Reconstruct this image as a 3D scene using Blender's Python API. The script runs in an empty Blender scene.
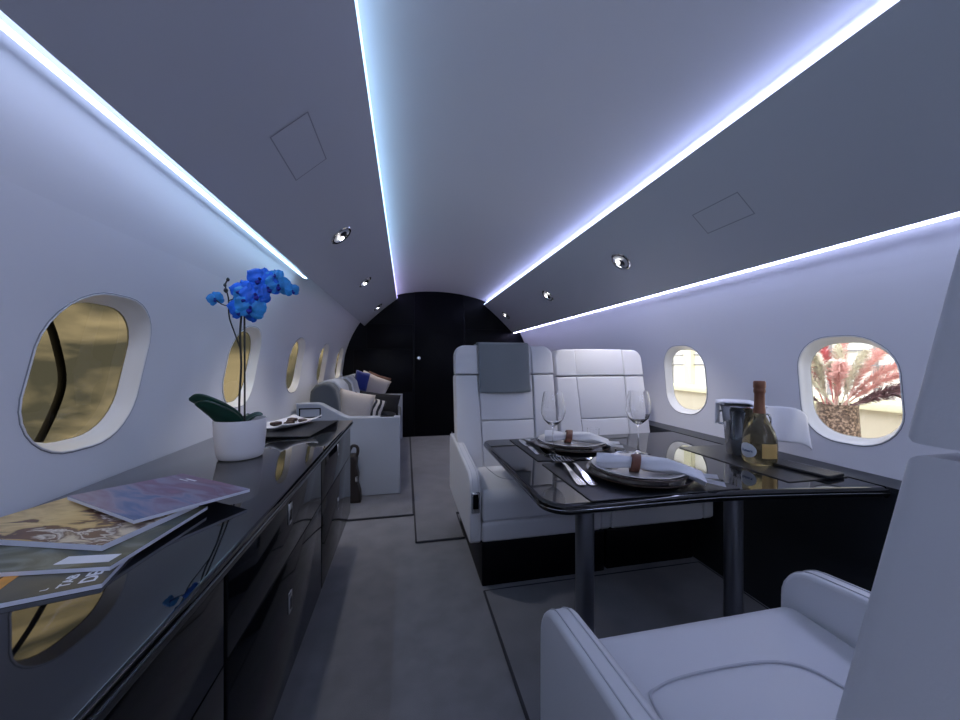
import bpy, bmesh, math, random
from mathutils import Vector, Matrix
random.seed(7)
sc = bpy.context.scene
C = sc.collection
R = math.radians
PI = math.pi

# ------------------------------------------------------------------ materials
def srgb(r, g, b):
    def k(c):
        c /= 255.0
        return c / 12.92 if c <= .04045 else ((c + .055) / 1.055) ** 2.4
    return (k(r), k(g), k(b), 1)

MATS = {}
def mat(name, col, rough=.5, metal=0, ior=1.5, coat=0, bump=0, bscale=60, vary=0, vscale=8, sheen=0, emit=None, estr=0, trans=0, alpha=1, sss=0):
    m = bpy.data.materials.new(name); m.use_nodes = True
    nt = m.node_tree; b = nt.nodes['Principled BSDF']
    b.inputs['Base Color'].default_value = col
    b.inputs['Roughness'].default_value = rough
    b.inputs['Metallic'].default_value = metal
    b.inputs['IOR'].default_value = ior
    b.inputs['Coat Weight'].default_value = coat
    b.inputs['Coat Roughness'].default_value = .03
    b.inputs['Transmission Weight'].default_value = trans
    b.inputs['Sheen Weight'].default_value = sheen
    if emit:
        b.inputs['Emission Color'].default_value = emit
        b.inputs['Emission Strength'].default_value = estr
    tc = nt.nodes.new('ShaderNodeTexCoord')
    if bump:
        n = nt.nodes.new('ShaderNodeTexNoise'); n.inputs['Scale'].default_value = bscale; n.inputs['Detail'].default_value = 3
        nt.links.new(tc.outputs['Object'], n.inputs['Vector'])
        bp = nt.nodes.new('ShaderNodeBump'); bp.inputs['Strength'].default_value = bump; bp.inputs['Distance'].default_value = .01
        nt.links.new(n.outputs['Fac'], bp.inputs['Height']); nt.links.new(bp.outputs['Normal'], b.inputs['Normal'])
    if vary:
        n = nt.nodes.new('ShaderNodeTexNoise'); n.inputs['Scale'].default_value = vscale; n.inputs['Detail'].default_value = 5
        nt.links.new(tc.outputs['Object'], n.inputs['Vector'])
        cr = nt.nodes.new('ShaderNodeValToRGB')
        cr.color_ramp.elements[0].position = .3; cr.color_ramp.elements[1].position = .7
        cr.color_ramp.elements[0].color = tuple(c * (1 - vary) for c in col[:3]) + (1,)
        cr.color_ramp.elements[1].color = tuple(min(1, c * (1 + vary)) for c in col[:3]) + (1,)
        nt.links.new(n.outputs['Fac'], cr.inputs['Fac']); nt.links.new(cr.outputs['Color'], b.inputs['Base Color'])
    MATS[name] = m
    return m

def ramp_mat(name, stops, scale=(1, 1, 1), nscale=4, rough=.35, distort=0, grad=None, gradw=0.0, detail=6):
    """noise (optionally added to a gradient along an object axis) through a colour ramp"""
    m = bpy.data.materials.new(name); m.use_nodes = True
    nt = m.node_tree; b = nt.nodes['Principled BSDF']; b.inputs['Roughness'].default_value = rough
    tc = nt.nodes.new('ShaderNodeTexCoord'); mp = nt.nodes.new('ShaderNodeMapping'); mp.inputs['Scale'].default_value = scale
    nt.links.new(tc.outputs['Object'], mp.inputs['Vector'])
    n = nt.nodes.new('ShaderNodeTexNoise'); n.inputs['Scale'].default_value = nscale; n.inputs['Detail'].default_value = detail; n.inputs['Distortion'].default_value = distort
    nt.links.new(mp.outputs['Vector'], n.inputs['Vector'])
    out = n.outputs['Fac']
    if grad is not None:
        s = nt.nodes.new('ShaderNodeSeparateXYZ'); nt.links.new(tc.outputs['Object'], s.inputs['Vector'])
        ma = nt.nodes.new('ShaderNodeMath'); ma.operation = 'MULTIPLY_ADD'
        nt.links.new(s.outputs[grad], ma.inputs[0]); ma.inputs[1].default_value = gradw
        nt.links.new(out, ma.inputs[2]); out = ma.outputs[0]
    cr = nt.nodes.new('ShaderNodeValToRGB'); el = cr.color_ramp.elements
    while len(el) < len(stops): el.new(.5)
    for e, (p, c) in zip(el, stops): e.position = p; e.color = c
    nt.links.new(out, cr.inputs['Fac']); nt.links.new(cr.outputs['Color'], b.inputs['Base Color'])
    return m

def pane_mat(name, tint, refl=.06):
    m = bpy.data.materials.new(name); m.use_nodes = True
    nt = m.node_tree; nt.nodes.clear()
    o = nt.nodes.new('ShaderNodeOutputMaterial'); mx = nt.nodes.new('ShaderNodeMixShader')
    t = nt.nodes.new('ShaderNodeBsdfTransparent'); t.inputs['Color'].default_value = tint
    g = nt.nodes.new('ShaderNodeBsdfGlossy'); g.inputs['Roughness'].default_value = .02
    mx.inputs['Fac'].default_value = refl
    nt.links.new(t.outputs[0], mx.inputs[1]); nt.links.new(g.outputs[0], mx.inputs[2]); nt.links.new(mx.outputs[0], o.inputs['Surface'])
    return m

def emit_mat(name, col, strength):
    m = bpy.data.materials.new(name); m.use_nodes = True
    nt = m.node_tree; nt.nodes.clear()
    o = nt.nodes.new('ShaderNodeOutputMaterial'); e = nt.nodes.new('ShaderNodeEmission')
    e.inputs['Color'].default_value = col; e.inputs['Strength'].default_value = strength
    nt.links.new(e.outputs[0], o.inputs['Surface'])
    return m

def led_mat(name, stops, strength):
    """emission whose hue drifts along the cabin (object Y)"""
    m = bpy.data.materials.new(name); m.use_nodes = True
    nt = m.node_tree; nt.nodes.clear()
    o = nt.nodes.new('ShaderNodeOutputMaterial'); e = nt.nodes.new('ShaderNodeEmission')
    tc = nt.nodes.new('ShaderNodeTexCoord'); s = nt.nodes.new('ShaderNodeSeparateXYZ')
    nt.links.new(tc.outputs['Object'], s.inputs['Vector'])
    mr = nt.nodes.new('ShaderNodeMapRange'); mr.inputs['From Min'].default_value = -1.5; mr.inputs['From Max'].default_value = 5
    nt.links.new(s.outputs['Y'], mr.inputs['Value'])
    cr = nt.nodes.new('ShaderNodeValToRGB'); el = cr.color_ramp.elements
    while len(el) < len(stops): el.new(.5)
    for q, (p, c) in zip(el, stops): q.position = p; q.color = c
    nt.links.new(mr.outputs['Result'], cr.inputs['Fac']); nt.links.new(cr.outputs['Color'], e.inputs['Color'])
    e.inputs['Strength'].default_value = strength
    nt.links.new(e.outputs[0], o.inputs['Surface'])
    return m

WALL = mat('wall liner white', srgb(226, 226, 230), .55, bump=.015, bscale=500)
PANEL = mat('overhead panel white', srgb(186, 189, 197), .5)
VAULT = mat('vault white', srgb(226, 227, 232), .45)
FRAME = mat('window frame white', srgb(232, 232, 232), .35)
SEAL = mat('window seal grey', srgb(130, 132, 138), .6)
BLACKGLOSS = mat('black lacquer', (.004, .0045, .006, 1), .03, ior=1.62)
CABGLOSS = mat('black cabinet lacquer', (.004, .0045, .006, 1), .08, ior=1.28)
BLACKSAT = mat('black satin', (.003, .0035, .006, 1), .38, ior=1.22)
DADO = mat('dark side panel', (.012, .015, .020, 1), .35)
CARPET = mat('carpet', srgb(124, 124, 130), .95, bump=.35, bscale=420, vary=.13, vscale=9, sheen=.2)
MATC = mat('carpet mat', srgb(118, 118, 124), .95, bump=.4, bscale=420, vary=.12, vscale=7, sheen=.2)
BIND = mat('carpet binding', srgb(54, 55, 62), .9, bump=.2, bscale=200)
LEATHER = mat('white leather', srgb(222, 222, 226), .42, bump=.05, bscale=420)
SEAM = mat('seam thread', srgb(200, 201, 207), .6)
CHROME = mat('chrome', (.75, .76, .78, 1), .12, metal=1)
STEEL = mat('cutlery steel', (.82, .82, .84, 1), .12, metal=1)
DKMETAL = mat('table leg metal', (.24, .25, .28, 1), .34, metal=.9)
TOWELG = mat('grey towel', srgb(132, 138, 143), .95, bump=.5, bscale=380, sheen=.3)
TOWELW = mat('white cloth', srgb(228, 228, 232), .9, bump=.12, bscale=260, sheen=.2)
PMAT = mat('placemat leather', (.012, .013, .016, 1), .38, bump=.1, bscale=300)
PLATEB = mat('black stoneware', (.012, .011, .011, 1), .16, coat=.5)
PLATEBR = mat('bronze rim', srgb(74, 60, 50), .3, metal=.6)
PLATEW = mat('porcelain', srgb(226, 220, 214), .2, coat=.4)
RING = mat('brown leather', srgb(112, 66, 48), .5, bump=.3, bscale=180)
POTW = mat('white ceramic', srgb(232, 230, 234), .38)
SOIL = mat('bark mix', srgb(52, 44, 38), .95, bump=1, bscale=90, vary=.4, vscale=60)
LEAF = mat('leaf', srgb(24, 62, 50), .32, coat=.25, vary=.18, vscale=14)
STEM = mat('stem', srgb(34, 34, 32), .55)
PETAL = mat('blue petal', srgb(16, 104, 222), .5, vary=.35, vscale=30)
PETALD = mat('deep blue lip', srgb(10, 24, 140), .5)
PETALC = mat('pale blue petal', srgb(46, 146, 220), .5, vary=.3, vscale=30)
SOFAG = mat('grey sofa fabric', srgb(94, 99, 106), .92, bump=.3, bscale=300, sheen=.2)
SOFAW = mat('sofa white', srgb(176, 182, 194), .5)
CREAM = mat('cream linen', srgb(206, 196, 188), .92, bump=.25, bscale=260, sheen=.2)
BLACKF = mat('black fabric', (.008, .009, .012, 1), .8, bump=.2, bscale=200)
BLUEF = mat('blue velvet', srgb(26, 46, 132), .8, sheen=.4)
BROWNF = mat('brown fabric', srgb(92, 62, 50), .9, bump=.2, bscale=200)
COPPER = mat('copper foil', srgb(132, 88, 66), .42, metal=.3)
BOTTLE = mat('amber bottle glass', srgb(186, 170, 126), .03, ior=1.45, trans=.92)
LABELW = mat('paper label', srgb(226, 230, 236), .6)
LABELG = mat('gold label', srgb(206, 172, 106), .4, metal=.3)
INK = mat('blue ink', srgb(60, 86, 130), .6)
PAPER = mat('magazine paper', srgb(214, 218, 232), .45)
WHITEINK = mat('white ink', srgb(235, 235, 238), .5)
ORANGEINK = mat('orange ink', srgb(226, 156, 58), .4, vary=.15, vscale=40)
DARKINK = mat('dark ink', srgb(92, 62, 24), .5)
CHOC = mat('chocolate', srgb(50, 26, 20), .35, vary=.3, vscale=50)
WALLET = mat('black leather', (.012, .012, .014, 1), .42, bump=.15, bscale=250)
BAG = mat('dark brown leather', srgb(36, 28, 27), .5, bump=.2, bscale=120)
BEIGE = mat('beige render', srgb(204, 197, 182), .85, bump=.1, bscale=60)
FACADE = mat('white facade', srgb(250, 250, 248), .8)
MULL = mat('cream mullion', srgb(226, 224, 196), .6)
DARKMULL = mat('dark window bar', srgb(60, 60, 62), .5)
POTB = ramp_mat('mosaic pot brown', [(.35, srgb(60, 46, 40)), (.5, srgb(104, 84, 74)), (.62, srgb(168, 146, 132))], nscale=70, rough=.4)
PL_PINK = mat('pink plume', srgb(248, 200, 196), .9, vary=.2, vscale=30)
PL_ROSE = mat('rose plume', srgb(242, 164, 170), .9, vary=.2, vscale=30)
PL_CREAM = mat('cream plume', srgb(250, 242, 226), .9, vary=.18, vscale=30)
PL_DARK = mat('plum plume', srgb(150, 120, 128), .9, vary=.3, vscale=30)
GREYBUILD = mat('grey bar', srgb(150, 150, 155), .7)

def glass_mat():
    m = bpy.data.materials.new('clear glass'); m.use_nodes = True
    nt = m.node_tree; nt.nodes.clear()
    o = nt.nodes.new('ShaderNodeOutputMaterial'); g = nt.nodes.new('ShaderNodeBsdfGlass')
    g.inputs['IOR'].default_value = 1.45; g.inputs['Roughness'].default_value = 0
    nt.links.new(g.outputs[0], o.inputs['Surface'])
    return m
GLASS = glass_mat()
PANEL_L = pane_mat('gold tinted pane', (.096, .077, .042, 1), .03)
PANEL_R = pane_mat('clear pane', (.52, .52, .51, 1), .03)

# ------------------------------------------------------------------ mesh helpers
def link(name, bm, m, parent=None, smooth=35, loc=None):
    me = bpy.data.meshes.new(name)
    bmesh.ops.recalc_face_normals(bm, faces=bm.faces)
    bm.to_mesh(me); bm.free()
    if smooth:
        for p in me.polygons: p.use_smooth = True
        me.set_sharp_from_angle(angle=R(smooth))
        for p in me.polygons:
            if len(p.vertices) > 4 and p.area > .001: p.use_smooth = False
    o = bpy.data.objects.new(name, me); C.objects.link(o)
    for q in (m if isinstance(m, (list, tuple)) else [m]): me.materials.append(q)
    if parent: o.parent = parent
    if loc: o.location = loc
    return o

def thing(name, label, cat, loc=(0, 0, 0), rotz=0, group=None):
    o = bpy.data.objects.new(name, None); C.objects.link(o)
    o.empty_display_size = .05
    o.location = loc; o.rotation_euler = (0, 0, rotz)
    o['label'] = label; o['category'] = cat
    if group: o['group'] = group
    return o

def tag(o, label, cat, group=None):
    o['label'] = label; o['category'] = cat
    if group: o['group'] = group
    return o

def struct(o, label=None):
    o['kind'] = 'structure'
    if label: o['label'] = label
    return o

def dup(root, loc, rotz, label, group=None):
    r = root.copy(); C.objects.link(r); r.location = loc; r.rotation_euler = (0, 0, rotz); r['label'] = label
    if group: r['group'] = group
    for ch in list(root.children):
        c = ch.copy(); C.objects.link(c); c.parent = r
        for g in ch.children:
            d = g.copy(); C.objects.link(d); d.parent = c
    return r

def B(): return bmesh.new()

def merge(bm, src, M=None):
    me = bpy.data.meshes.new('tmp'); src.to_mesh(me); src.free()
    if M is not None: me.transform(M)
    bm.from_mesh(me); bpy.data.meshes.remove(me)
    return bm

def box(bm, x0, x1, y0, y1, z0, z1, bev=0, seg=3, M=None):
    t = bmesh.new(); bmesh.ops.create_cube(t, size=1)
    bmesh.ops.scale(t, vec=(x1 - x0, y1 - y0, z1 - z0), verts=t.verts)
    bmesh.ops.translate(t, vec=((x0 + x1) / 2, (y0 + y1) / 2, (z0 + z1) / 2), verts=t.verts)
    if bev: bmesh.ops.bevel(t, geom=list(t.edges), offset=bev, segments=seg, profile=.5, affect='EDGES')
    return merge(bm, t, M)

def prism(bm, pts, a0, a1, axis='Y', bev=0, seg=3, M=None):
    """extrude 2-D outline; axis Y: pts=(x,z); axis X: pts=(y,z); axis Z: pts=(x,y)"""
    t = bmesh.new()
    def v(p, a):
        return (p[0], a, p[1]) if axis == 'Y' else (a, p[0], p[1]) if axis == 'X' else (p[0], p[1], a)
    lo = [t.verts.new(v(p, a0)) for p in pts]; hi = [t.verts.new(v(p, a1)) for p in pts]
    n = len(pts)
    f0 = t.faces.new(lo); f1 = t.faces.new(hi)
    for i in range(n): t.faces.new((lo[i], lo[(i + 1) % n], hi[(i + 1) % n], hi[i]))
    bmesh.ops.recalc_face_normals(t, faces=t.faces)
    if bev:
        eds = list({e for f in (f0, f1) for e in f.edges})
        bmesh.ops.bevel(t, geom=eds, offset=bev, segments=seg, profile=.5, affect='EDGES')
    return merge(bm, t, M)

def lathe(bm, prof, n=40, M=None, closed=False):
    t = bmesh.new(); rings = []
    for r, z in prof:
        if r < 1e-6: rings.append([t.verts.new((0, 0, z))])
        else: rings.append([t.verts.new((r * math.cos(2 * PI * i / n), r * math.sin(2 * PI * i / n), z)) for i in range(n)])
    for a, b in zip(rings, rings[1:]):
        for i in range(n):
            j = (i + 1) % n
            if len(a) == 1 and len(b) == 1: continue
            if len(a) == 1: t.faces.new((a[0], b[j], b[i]))
            elif len(b) == 1: t.faces.new((a[i], a[j], b[0]))
            else: t.faces.new((a[i], a[j], b[j], b[i]))
    return merge(bm, t, M)

def tube(bm, pts, r, n=8, closed=False):
    pts = [Vector(p) for p in pts]; N = len(pts)
    rs = r if isinstance(r, (list, tuple)) else [r] * N
    rings = []; up = None
    for i, p in enumerate(pts):
        a = pts[i - 1] if (i > 0 or closed) else p; b = pts[(i + 1) % N] if (i < N - 1 or closed) else p
        d = (b - a).normalized()
        if up is None: up = d.orthogonal().normalized()
        up = (up - d * up.dot(d))
        up = up.normalized() if up.length > 1e-6 else d.orthogonal().normalized()
        w = d.cross(up)
        rings.append([bm.verts.new(p + (up * math.cos(2 * PI * k / n) + w * math.sin(2 * PI * k / n)) * rs[i]) for k in range(n)])
    m = N if closed else N - 1
    for i in range(m):
        a, b = rings[i], rings[(i + 1) % N]
        for k in range(n):
            l = (k + 1) % n; bm.faces.new((a[k], a[l], b[l], b[k]))
    if not closed:
        bm.faces.new(rings[0][::-1]); bm.faces.new(rings[-1])
    return bm

def rrect(w, h, r, n=6, cx=0, cy=0):
    pts = []
    rr = r if isinstance(r, (list, tuple)) else (r, r, r, r)   # tr, tl, bl, br
    for (sx, sy, a0), q in zip(((1, 1, 0), (-1, 1, 90), (-1, -1, 180), (1, -1, 270)), rr):
        if q < 1e-6: pts.append((cx + sx * w / 2, cy + sy * h / 2)); continue
        for i in range(n + 1):
            a = R(a0 + 90 * i / n)
            pts.append((cx + sx * (w / 2 - q) + q * math.cos(a), cy + sy * (h / 2 - q) + q * math.sin(a)))
    return pts

def spline(pts, n=8):
    """Catmull-Rom through 3-D points"""
    P = [Vector(p) for p in pts]; P = [P[0] * 2 - P[1]] + P + [P[-1] * 2 - P[-2]]
    out = []
    for i in range(1, len(P) - 2):
        for k in range(n):
            t = k / n; a, b, c, d = P[i - 1:i + 3]
            out.append(.5 * ((2 * b) + (c - a) * t + (2 * a - 5 * b + 4 * c - d) * t * t + (3 * b - a - 3 * c + d) * t ** 3))
    out.append(P[-2]); return out

def grid(bm, fn, nu, nv):
    vs = [[bm.verts.new(fn(i / nu, j / nv)) for j in range(nv + 1)] for i in range(nu + 1)]
    for i in range(nu):
        for j in range(nv): bm.faces.new((vs[i][j], vs[i + 1][j], vs[i + 1][j + 1], vs[i][j + 1]))
    return bm

def solidify(o, t, off=0):
    m = o.modifiers.new('thick', 'SOLIDIFY'); m.thickness = t; m.offset = off
    return o

def text_mesh(s, size, depth=.0004):
    cu = bpy.data.curves.new('txt', 'FONT'); cu.body = s; cu.size = size; cu.extrude = depth; cu.offset = size * .022
    o = bpy.data.objects.new('txt', cu); C.objects.link(o)
    dg = bpy.context.evaluated_depsgraph_get()
    me = bpy.data.meshes.new_from_object(o.evaluated_get(dg))
    bpy.data.objects.remove(o); bpy.data.curves.remove(cu)
    b = bmesh.new(); b.from_mesh(me); bpy.data.meshes.remove(me)
    return b

# ------------------------------------------------------------------ cabin shell
CX, CZ, RAD = .47, .80, 1.27
YB, YA = 4.815, -1.6
def wx(z, side): return CX + side * math.sqrt(max(0, RAD * RAD - (z - CZ) ** 2))
PITCH, Y1, WW = .845, 1.102, .330
WHS = {-1: .386, 1: .424}
ZWS = {-1: .978, 1: .888}                         # window centre height, left and right wall
RC = .138
CANT = {-1: .10, 1: .03}                          # fore-and-aft cant of the window outline

def make_wall(side, name):
    bm = bmesh.new(); ZW = ZWS[side]; WH = WHS[side]
    zA, zB = .52, 1.32
    def P(y, z): return (wx(z, side), y, z)
    # lower strip, upper strip
    def strip(zs, y0, y1, ny=1):
        vs = [[bm.verts.new(P(y0 + (y1 - y0) * j / ny, z)) for j in range(ny + 1)] for z in zs]
        for i in range(len(zs) - 1):
            for j in range(ny): bm.faces.new((vs[i][j], vs[i][j + 1], vs[i + 1][j + 1], vs[i + 1][j]))
    lowz = [zA * i / 8 for i in range(9)]
    strip(lowz, YA, YB + .05)
    ang0 = math.asin((zB - CZ) / RAD)
    upz = [CZ + RAD * math.sin(ang0 + (PI / 2 - ang0) * i / 16) for i in range(17)]
    strip(upz, YA, YB + .05)
    ystart = Y1 - PITCH / 2
    hw = PITCH / 2
    def outer_ring(yc):
        outer = []
        for (y, z) in rrect(WW, WH, RC, 8, yc, ZW):
            dy, dz = y - yc, z - ZW
            t = 1e9
            if dy > 1e-9: t = min(t, hw / dy)
            if dy < -1e-9: t = min(t, -hw / dy)
            if dz > 1e-9: t = min(t, (zB - ZW) / dz)
            if dz < -1e-9: t = min(t, (zA - ZW) / dz)
            outer.append([yc + dy * t, ZW + dz * t])
        for (cy, cz) in ((yc - hw, zA), (yc + hw, zA), (yc - hw, zB), (yc + hw, zB)):
            i = min(range(len(outer)), key=lambda q: (outer[q][0] - cy) ** 2 + (outer[q][1] - cz) ** 2)
            outer[i] = [cy, cz]
        return outer
    strip(sorted({z for y, z in outer_ring(Y1) if abs(y - ystart) < 1e-6}), YA, ystart)
    for k in range(5):
        yc = Y1 + PITCH * k
        hole = [(y + CANT[side] * (z - ZW), z) for y, z in rrect(WW, WH, RC, 8, yc, ZW)]; n = len(hole)
        outer = outer_ring(yc)
        rings = []
        for s in (0, .15, .35, .6, .8, 1):
            rings.append([bm.verts.new(P(h[0] + (o_[0] - h[0]) * s, h[1] + (o_[1] - h[1]) * s)) for h, o_ in zip(hole, outer)])
        for a, b in zip(rings, rings[1:]):
            for i in range(n):
                j = (i + 1) % n; bm.faces.new((a[i], a[j], b[j], b[i]))
    o = link(name, bm, WALL, smooth=30)
    return struct(o)
make_wall(-1, 'wall_left'); make_wall(1, 'wall_right')

def make_window(k, side, idx, pane):
    yc = Y1 + PITCH * k; ZW = ZWS[side]; WH = WHS[side]
    def ring(sc_, off, dz=0, add=0):
        out = []
        for (y, z) in rrect(WW * sc_ + add, WH * sc_ + add, RC * sc_ + add / 2, 8, yc, ZW + dz):
            out.append((wx(z, side) + side * off, y + CANT[side] * (z - ZW), z))
        return out
    bm = bmesh.new()
    secs = [ring(1, -.0005, 0, .010), ring(1, -.0025, 0, .007), ring(1, -.0025, 0, .003), ring(1, -.0005), ring(.985, .010), ring(.945, .026), ring(.905, .036), ring(.89, .042)]
    vs = [[bm.verts.new(p) for p in s] for s in secs]; n = len(vs[0])
    for a, b in zip(vs, vs[1:]):
        for i in range(n): bm.faces.new((a[i], a[(i + 1) % n], b[(i + 1) % n], b[i]))
    o = struct(link('window_%d' % idx, bm, FRAME, smooth=60))
    # thin grey seal round the frame
    b2 = bmesh.new(); tube(b2, ring(1, -.0005, 0, .011), .0013, 6, closed=True)
    link('window_seal', b2, SEAL, o)
    b3 = bmesh.new()
    pr = ring(.90, .039); c = b3.verts.new((wx(ZW, side) + side * .039, yc, ZW))
    pv = [b3.verts.new(p) for p in pr]
    for i in range(n): b3.faces.new((pv[i], pv[(i + 1) % n], c))
    link('window_pane', b3, pane, o)
    return o
for k in range(5): make_window(k, -1, k + 1, PANEL_L)
for k in range(5): make_window(k, 1, k + 6, PANEL_R)

# floor
bm = B(); box(bm, -.52, 1.46, YA, YB + .05, -.05, 0); struct(link('floor', bm, CARPET, smooth=0))

# end walls
def disc(y0, y1, inset=0):
    pts = [(CX - math.sqrt((RAD - inset) ** 2 - CZ ** 2), -.0), (CX + math.sqrt((RAD - inset) ** 2 - CZ ** 2), -.0)]
    a0 = -math.asin(CZ / (RAD - inset))
    for i in range(1, 60):
        a = a0 + (PI - 2 * a0) * i / 60
        pts.append((CX + (RAD - inset) * math.cos(a), CZ + (RAD - inset) * math.sin(a)))
    b = B(); prism(b, pts, y0, y1, 'Y'); return b
bw = struct(link('wall_back', disc(YB, YB + .04), BLACKSAT, smooth=30))
struct(link('wall_rear', disc(YA - .04, YA), WALL, smooth=30))
# bulkhead door (leaf with seams, knob) and the raised flanking panels
b = B(); box(b, .11, .775, YB - .012, YB - .001, .012, 1.96, .003, 2)
d1 = struct(link('door_1', b, BLACKSAT))
b = B(); box(b, .098, .106, YB - .014, YB - .001, .01, 1.90, .002, 2); box(b, .780, .788, YB - .014, YB - .001, .01, 1.90, .002, 2)
link('door_trim', b, mat('dark trim', (.03, .032, .04, 1), .25, metal=.6), d1)
b = B(); lathe(b, [(0, 0), (.012, 0), (.012, .02), (.022, .026), (.030, .038), (.031, .05), (.024, .062), (0, .066)], 24, Matrix.Translation((.165, YB - .012, 1.05)) @ Matrix.Rotation(R(90), 4, 'X'))
link('door_knob', b, CHROME, d1)
b = B(); box(b, -.66, .085, YB - .008, YB - .001, .60, 1.16, .003, 2); box(b, -.50, .085, YB - .008, YB - .001, 1.175, 1.50, .003, 2)
box(b, .80, 1.42, YB - .008, YB - .001, 1.175, 1.45, .003, 2)
struct(link('trim_1', b, BLACKSAT))

# ceiling: central vault, two flat overhead panels
LO, LI = Vector((-.527, 1.467)), Vector((-.116, 1.832))
RI, RO = Vector((1.060, 1.792)), Vector((1.473, 1.410))
b = B()
def vault(u, v):
    x = -.165 + (1.105 + .165) * u
    base = 1.868 + (1.828 - 1.868) * u
    return (x, YA + (YB - YA) * v, base + .098 * (1 - (2 * u - 1) ** 2) ** .85)
grid(b, vault, 36, 2); struct(link('ceiling', b, VAULT, smooth=60))
def overhead(a, c, name, sag):
    b = B(); d = (c - a); nrm = Vector((d.y, -d.x)).normalized()
    pts = []
    for i in range(11):
        t = i / 10; p = a + d * t + nrm * (-sag * 4 * t * (1 - t)); pts.append((p.x, p.y))
    up = -nrm * .02 if nrm.y < 0 else nrm * .02
    for i in range(11):
        t = 1 - i / 10; p = a + d * t + nrm * (-sag * 4 * t * (1 - t)) + up; pts.append((p.x, p.y))
    prism(b, pts, YA, YB, 'Y')
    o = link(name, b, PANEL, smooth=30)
    return struct(o)
overhead(LO, LI, 'ceiling_left', .012)
overhead(RI, RO, 'ceiling_right', .012)

# access panels let into the overhead panels
def on_panel(a, c, t, off=0):
    d = c - a; n = Vector((d.y, -d.x)).normalized()
    if n.y > 0: n = -n
    p = a + d * t + n * off
    return p, n
def hatch(a, c, t0, t1, y0, y1, label):
    b = B(); offs = -.012 * 4 * ((t0 + t1) / 2) * (1 - (t0 + t1) / 2)
    def q(t, y, o):
        p, n = on_panel(a, c, t, o - .012 * 4 * t * (1 - t)); return (p.x, y, p.y)
    w = .004
    L = (c - a).length
    for (ta, tb, ya, yb) in ((t0, t1, y0, y0 + w), (t0, t1, y1 - w, y1), (t0, t0 + w / L, y0, y1), (t1 - w / L, t1, y0, y1)):
        v = [b.verts.new(q(ta, ya, .0012)), b.verts.new(q(tb, ya, .0012)), b.verts.new(q(tb, yb, .0012)), b.verts.new(q(ta, yb, .0012))]
        b.faces.new(v)
    o = link('access_hatch', b, mat('hatch gap', srgb(142, 145, 154), .6), smooth=0)
    tag(o, label, 'hatch')
hatch(LO, LI, .40, .64, 1.08, 1.32, 'square access hatch outline in the left overhead panel')
hatch(RI, RO, .40, .60, 1.12, 1.34, 'square access hatch outline in the right overhead panel')

# LED light lines
LAV = srgb(194, 210, 252); CYA = srgb(176, 218, 255); WHT = srgb(220, 224, 255)
def ribbon(p, q, y0, y1):
    b = B(); vs = [b.verts.new((p[0], y0, p[1])), b.verts.new((q[0], y0, q[1])), b.verts.new((q[0], y1, q[1])), b.verts.new((p[0], y1, p[1]))]
    b.faces.new(vs); return b
E_STRIP_V, E_TAPE_V, E_WALL = 3.0, 20.0, 13.0
mVL = led_mat('led vault left', [(0, LAV), (.45, CYA), (.62, CYA), (.85, srgb(200, 190, 255))], E_STRIP_V)
mVLt = led_mat('led tape left', [(0, LAV), (.42, CYA), (.60, CYA), (.85, srgb(200, 190, 255))], E_TAPE_V)
mVR = led_mat('led vault right', [(0, WHT), (1, LAV)], E_STRIP_V)
mVRt = led_mat('led tape right', [(0, srgb(180, 194, 255)), (1, srgb(190, 196, 255))], E_TAPE_V)
mWL = led_mat('led wall left', [(0, LAV), (.36, LAV), (.50, CYA)], E_WALL)
mWR = led_mat('led wall right', [(0, LAV), (1, srgb(204, 200, 255))], E_WALL * 1.5)
def led(parts, label):
    t = thing('led_strip', label, 'light strip', (0, YA, 1.4))
    for nm, p, q, y0, y1, m in parts:
        o = link(nm, ribbon(p, q, y0, y1), m, t, smooth=0); o.location = (0, -YA, -1.4)
    return t
led([('light_diffuser', (-.116, 1.834), (-.1115, 1.846), YA, YB - .002, mVL), ('light_tape', (-.136, 1.838), (-.132, 1.858), YA, YB - .002, mVLt)], 'thin bright cove light line along the left edge of the central ceiling vault')
led([('light_diffuser', (1.060, 1.794), (1.0565, 1.803), YA, YB - .002, mVR), ('light_tape', (1.080, 1.798), (1.076, 1.818), YA, YB - .002, mVRt)], 'bright cove light line along the right edge of the central ceiling vault')
led([('light_diffuser', (-.542, 1.467), (-.562, 1.472), YA, 2.15, mWL)], 'light line above the left windows that stops part way along the wall')
led([('light_diffuser', (1.480, 1.410), (1.504, 1.406), YA, YB - .002, mWR)], 'light line above the right windows running to the black bulkhead')

# downlights
DLE = emit_mat('downlight lens', (1, .97, .93, 1), 14)
def downlight(a, c, y, label):
    p, n = on_panel(a, c, .5, -.0125)
    t = thing('downlight', label, 'downlight', (p.x, y, p.y), group='recessed spotlights in the overhead panels')
    z = Vector((n.x, 0, n.y)); yv = Vector((0, 1, 0)); xv = yv.cross(z)
    M = Matrix((xv, yv, z)).transposed().to_4x4() @ Matrix.Diagonal((1.22, 1.36, 1.1, 1))
    b = B(); lathe(b, [(.050, .0), (.052, .004), (.047, .0075), (.040, .006), (.036, -.004), (.026, -.010), (0, -.012)], 32, M); link('bezel', b, CHROME, t)
    b = B(); lathe(b, [(0, .010), (.012, .009), (.019, .003), (.021, -.008)], 20, M @ Matrix.Translation((-.008, .008, 0))); link('spot_head', b, mat('spot head', (.05, .05, .06, 1), .25, metal=.8), t)
    b = B(); lathe(b, [(0, .012), (.011, .0108)], 20, M @ Matrix.Translation((.006, .010, .0005)) ); link('lens', b, DLE, t)
    return t
for y, w in ((1.95, 'nearest'), (3.05, 'middle'), (4.40, 'farthest')):
    downlight(LO, LI, y, w + ' of the three chrome downlights in the left overhead panel')
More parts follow.
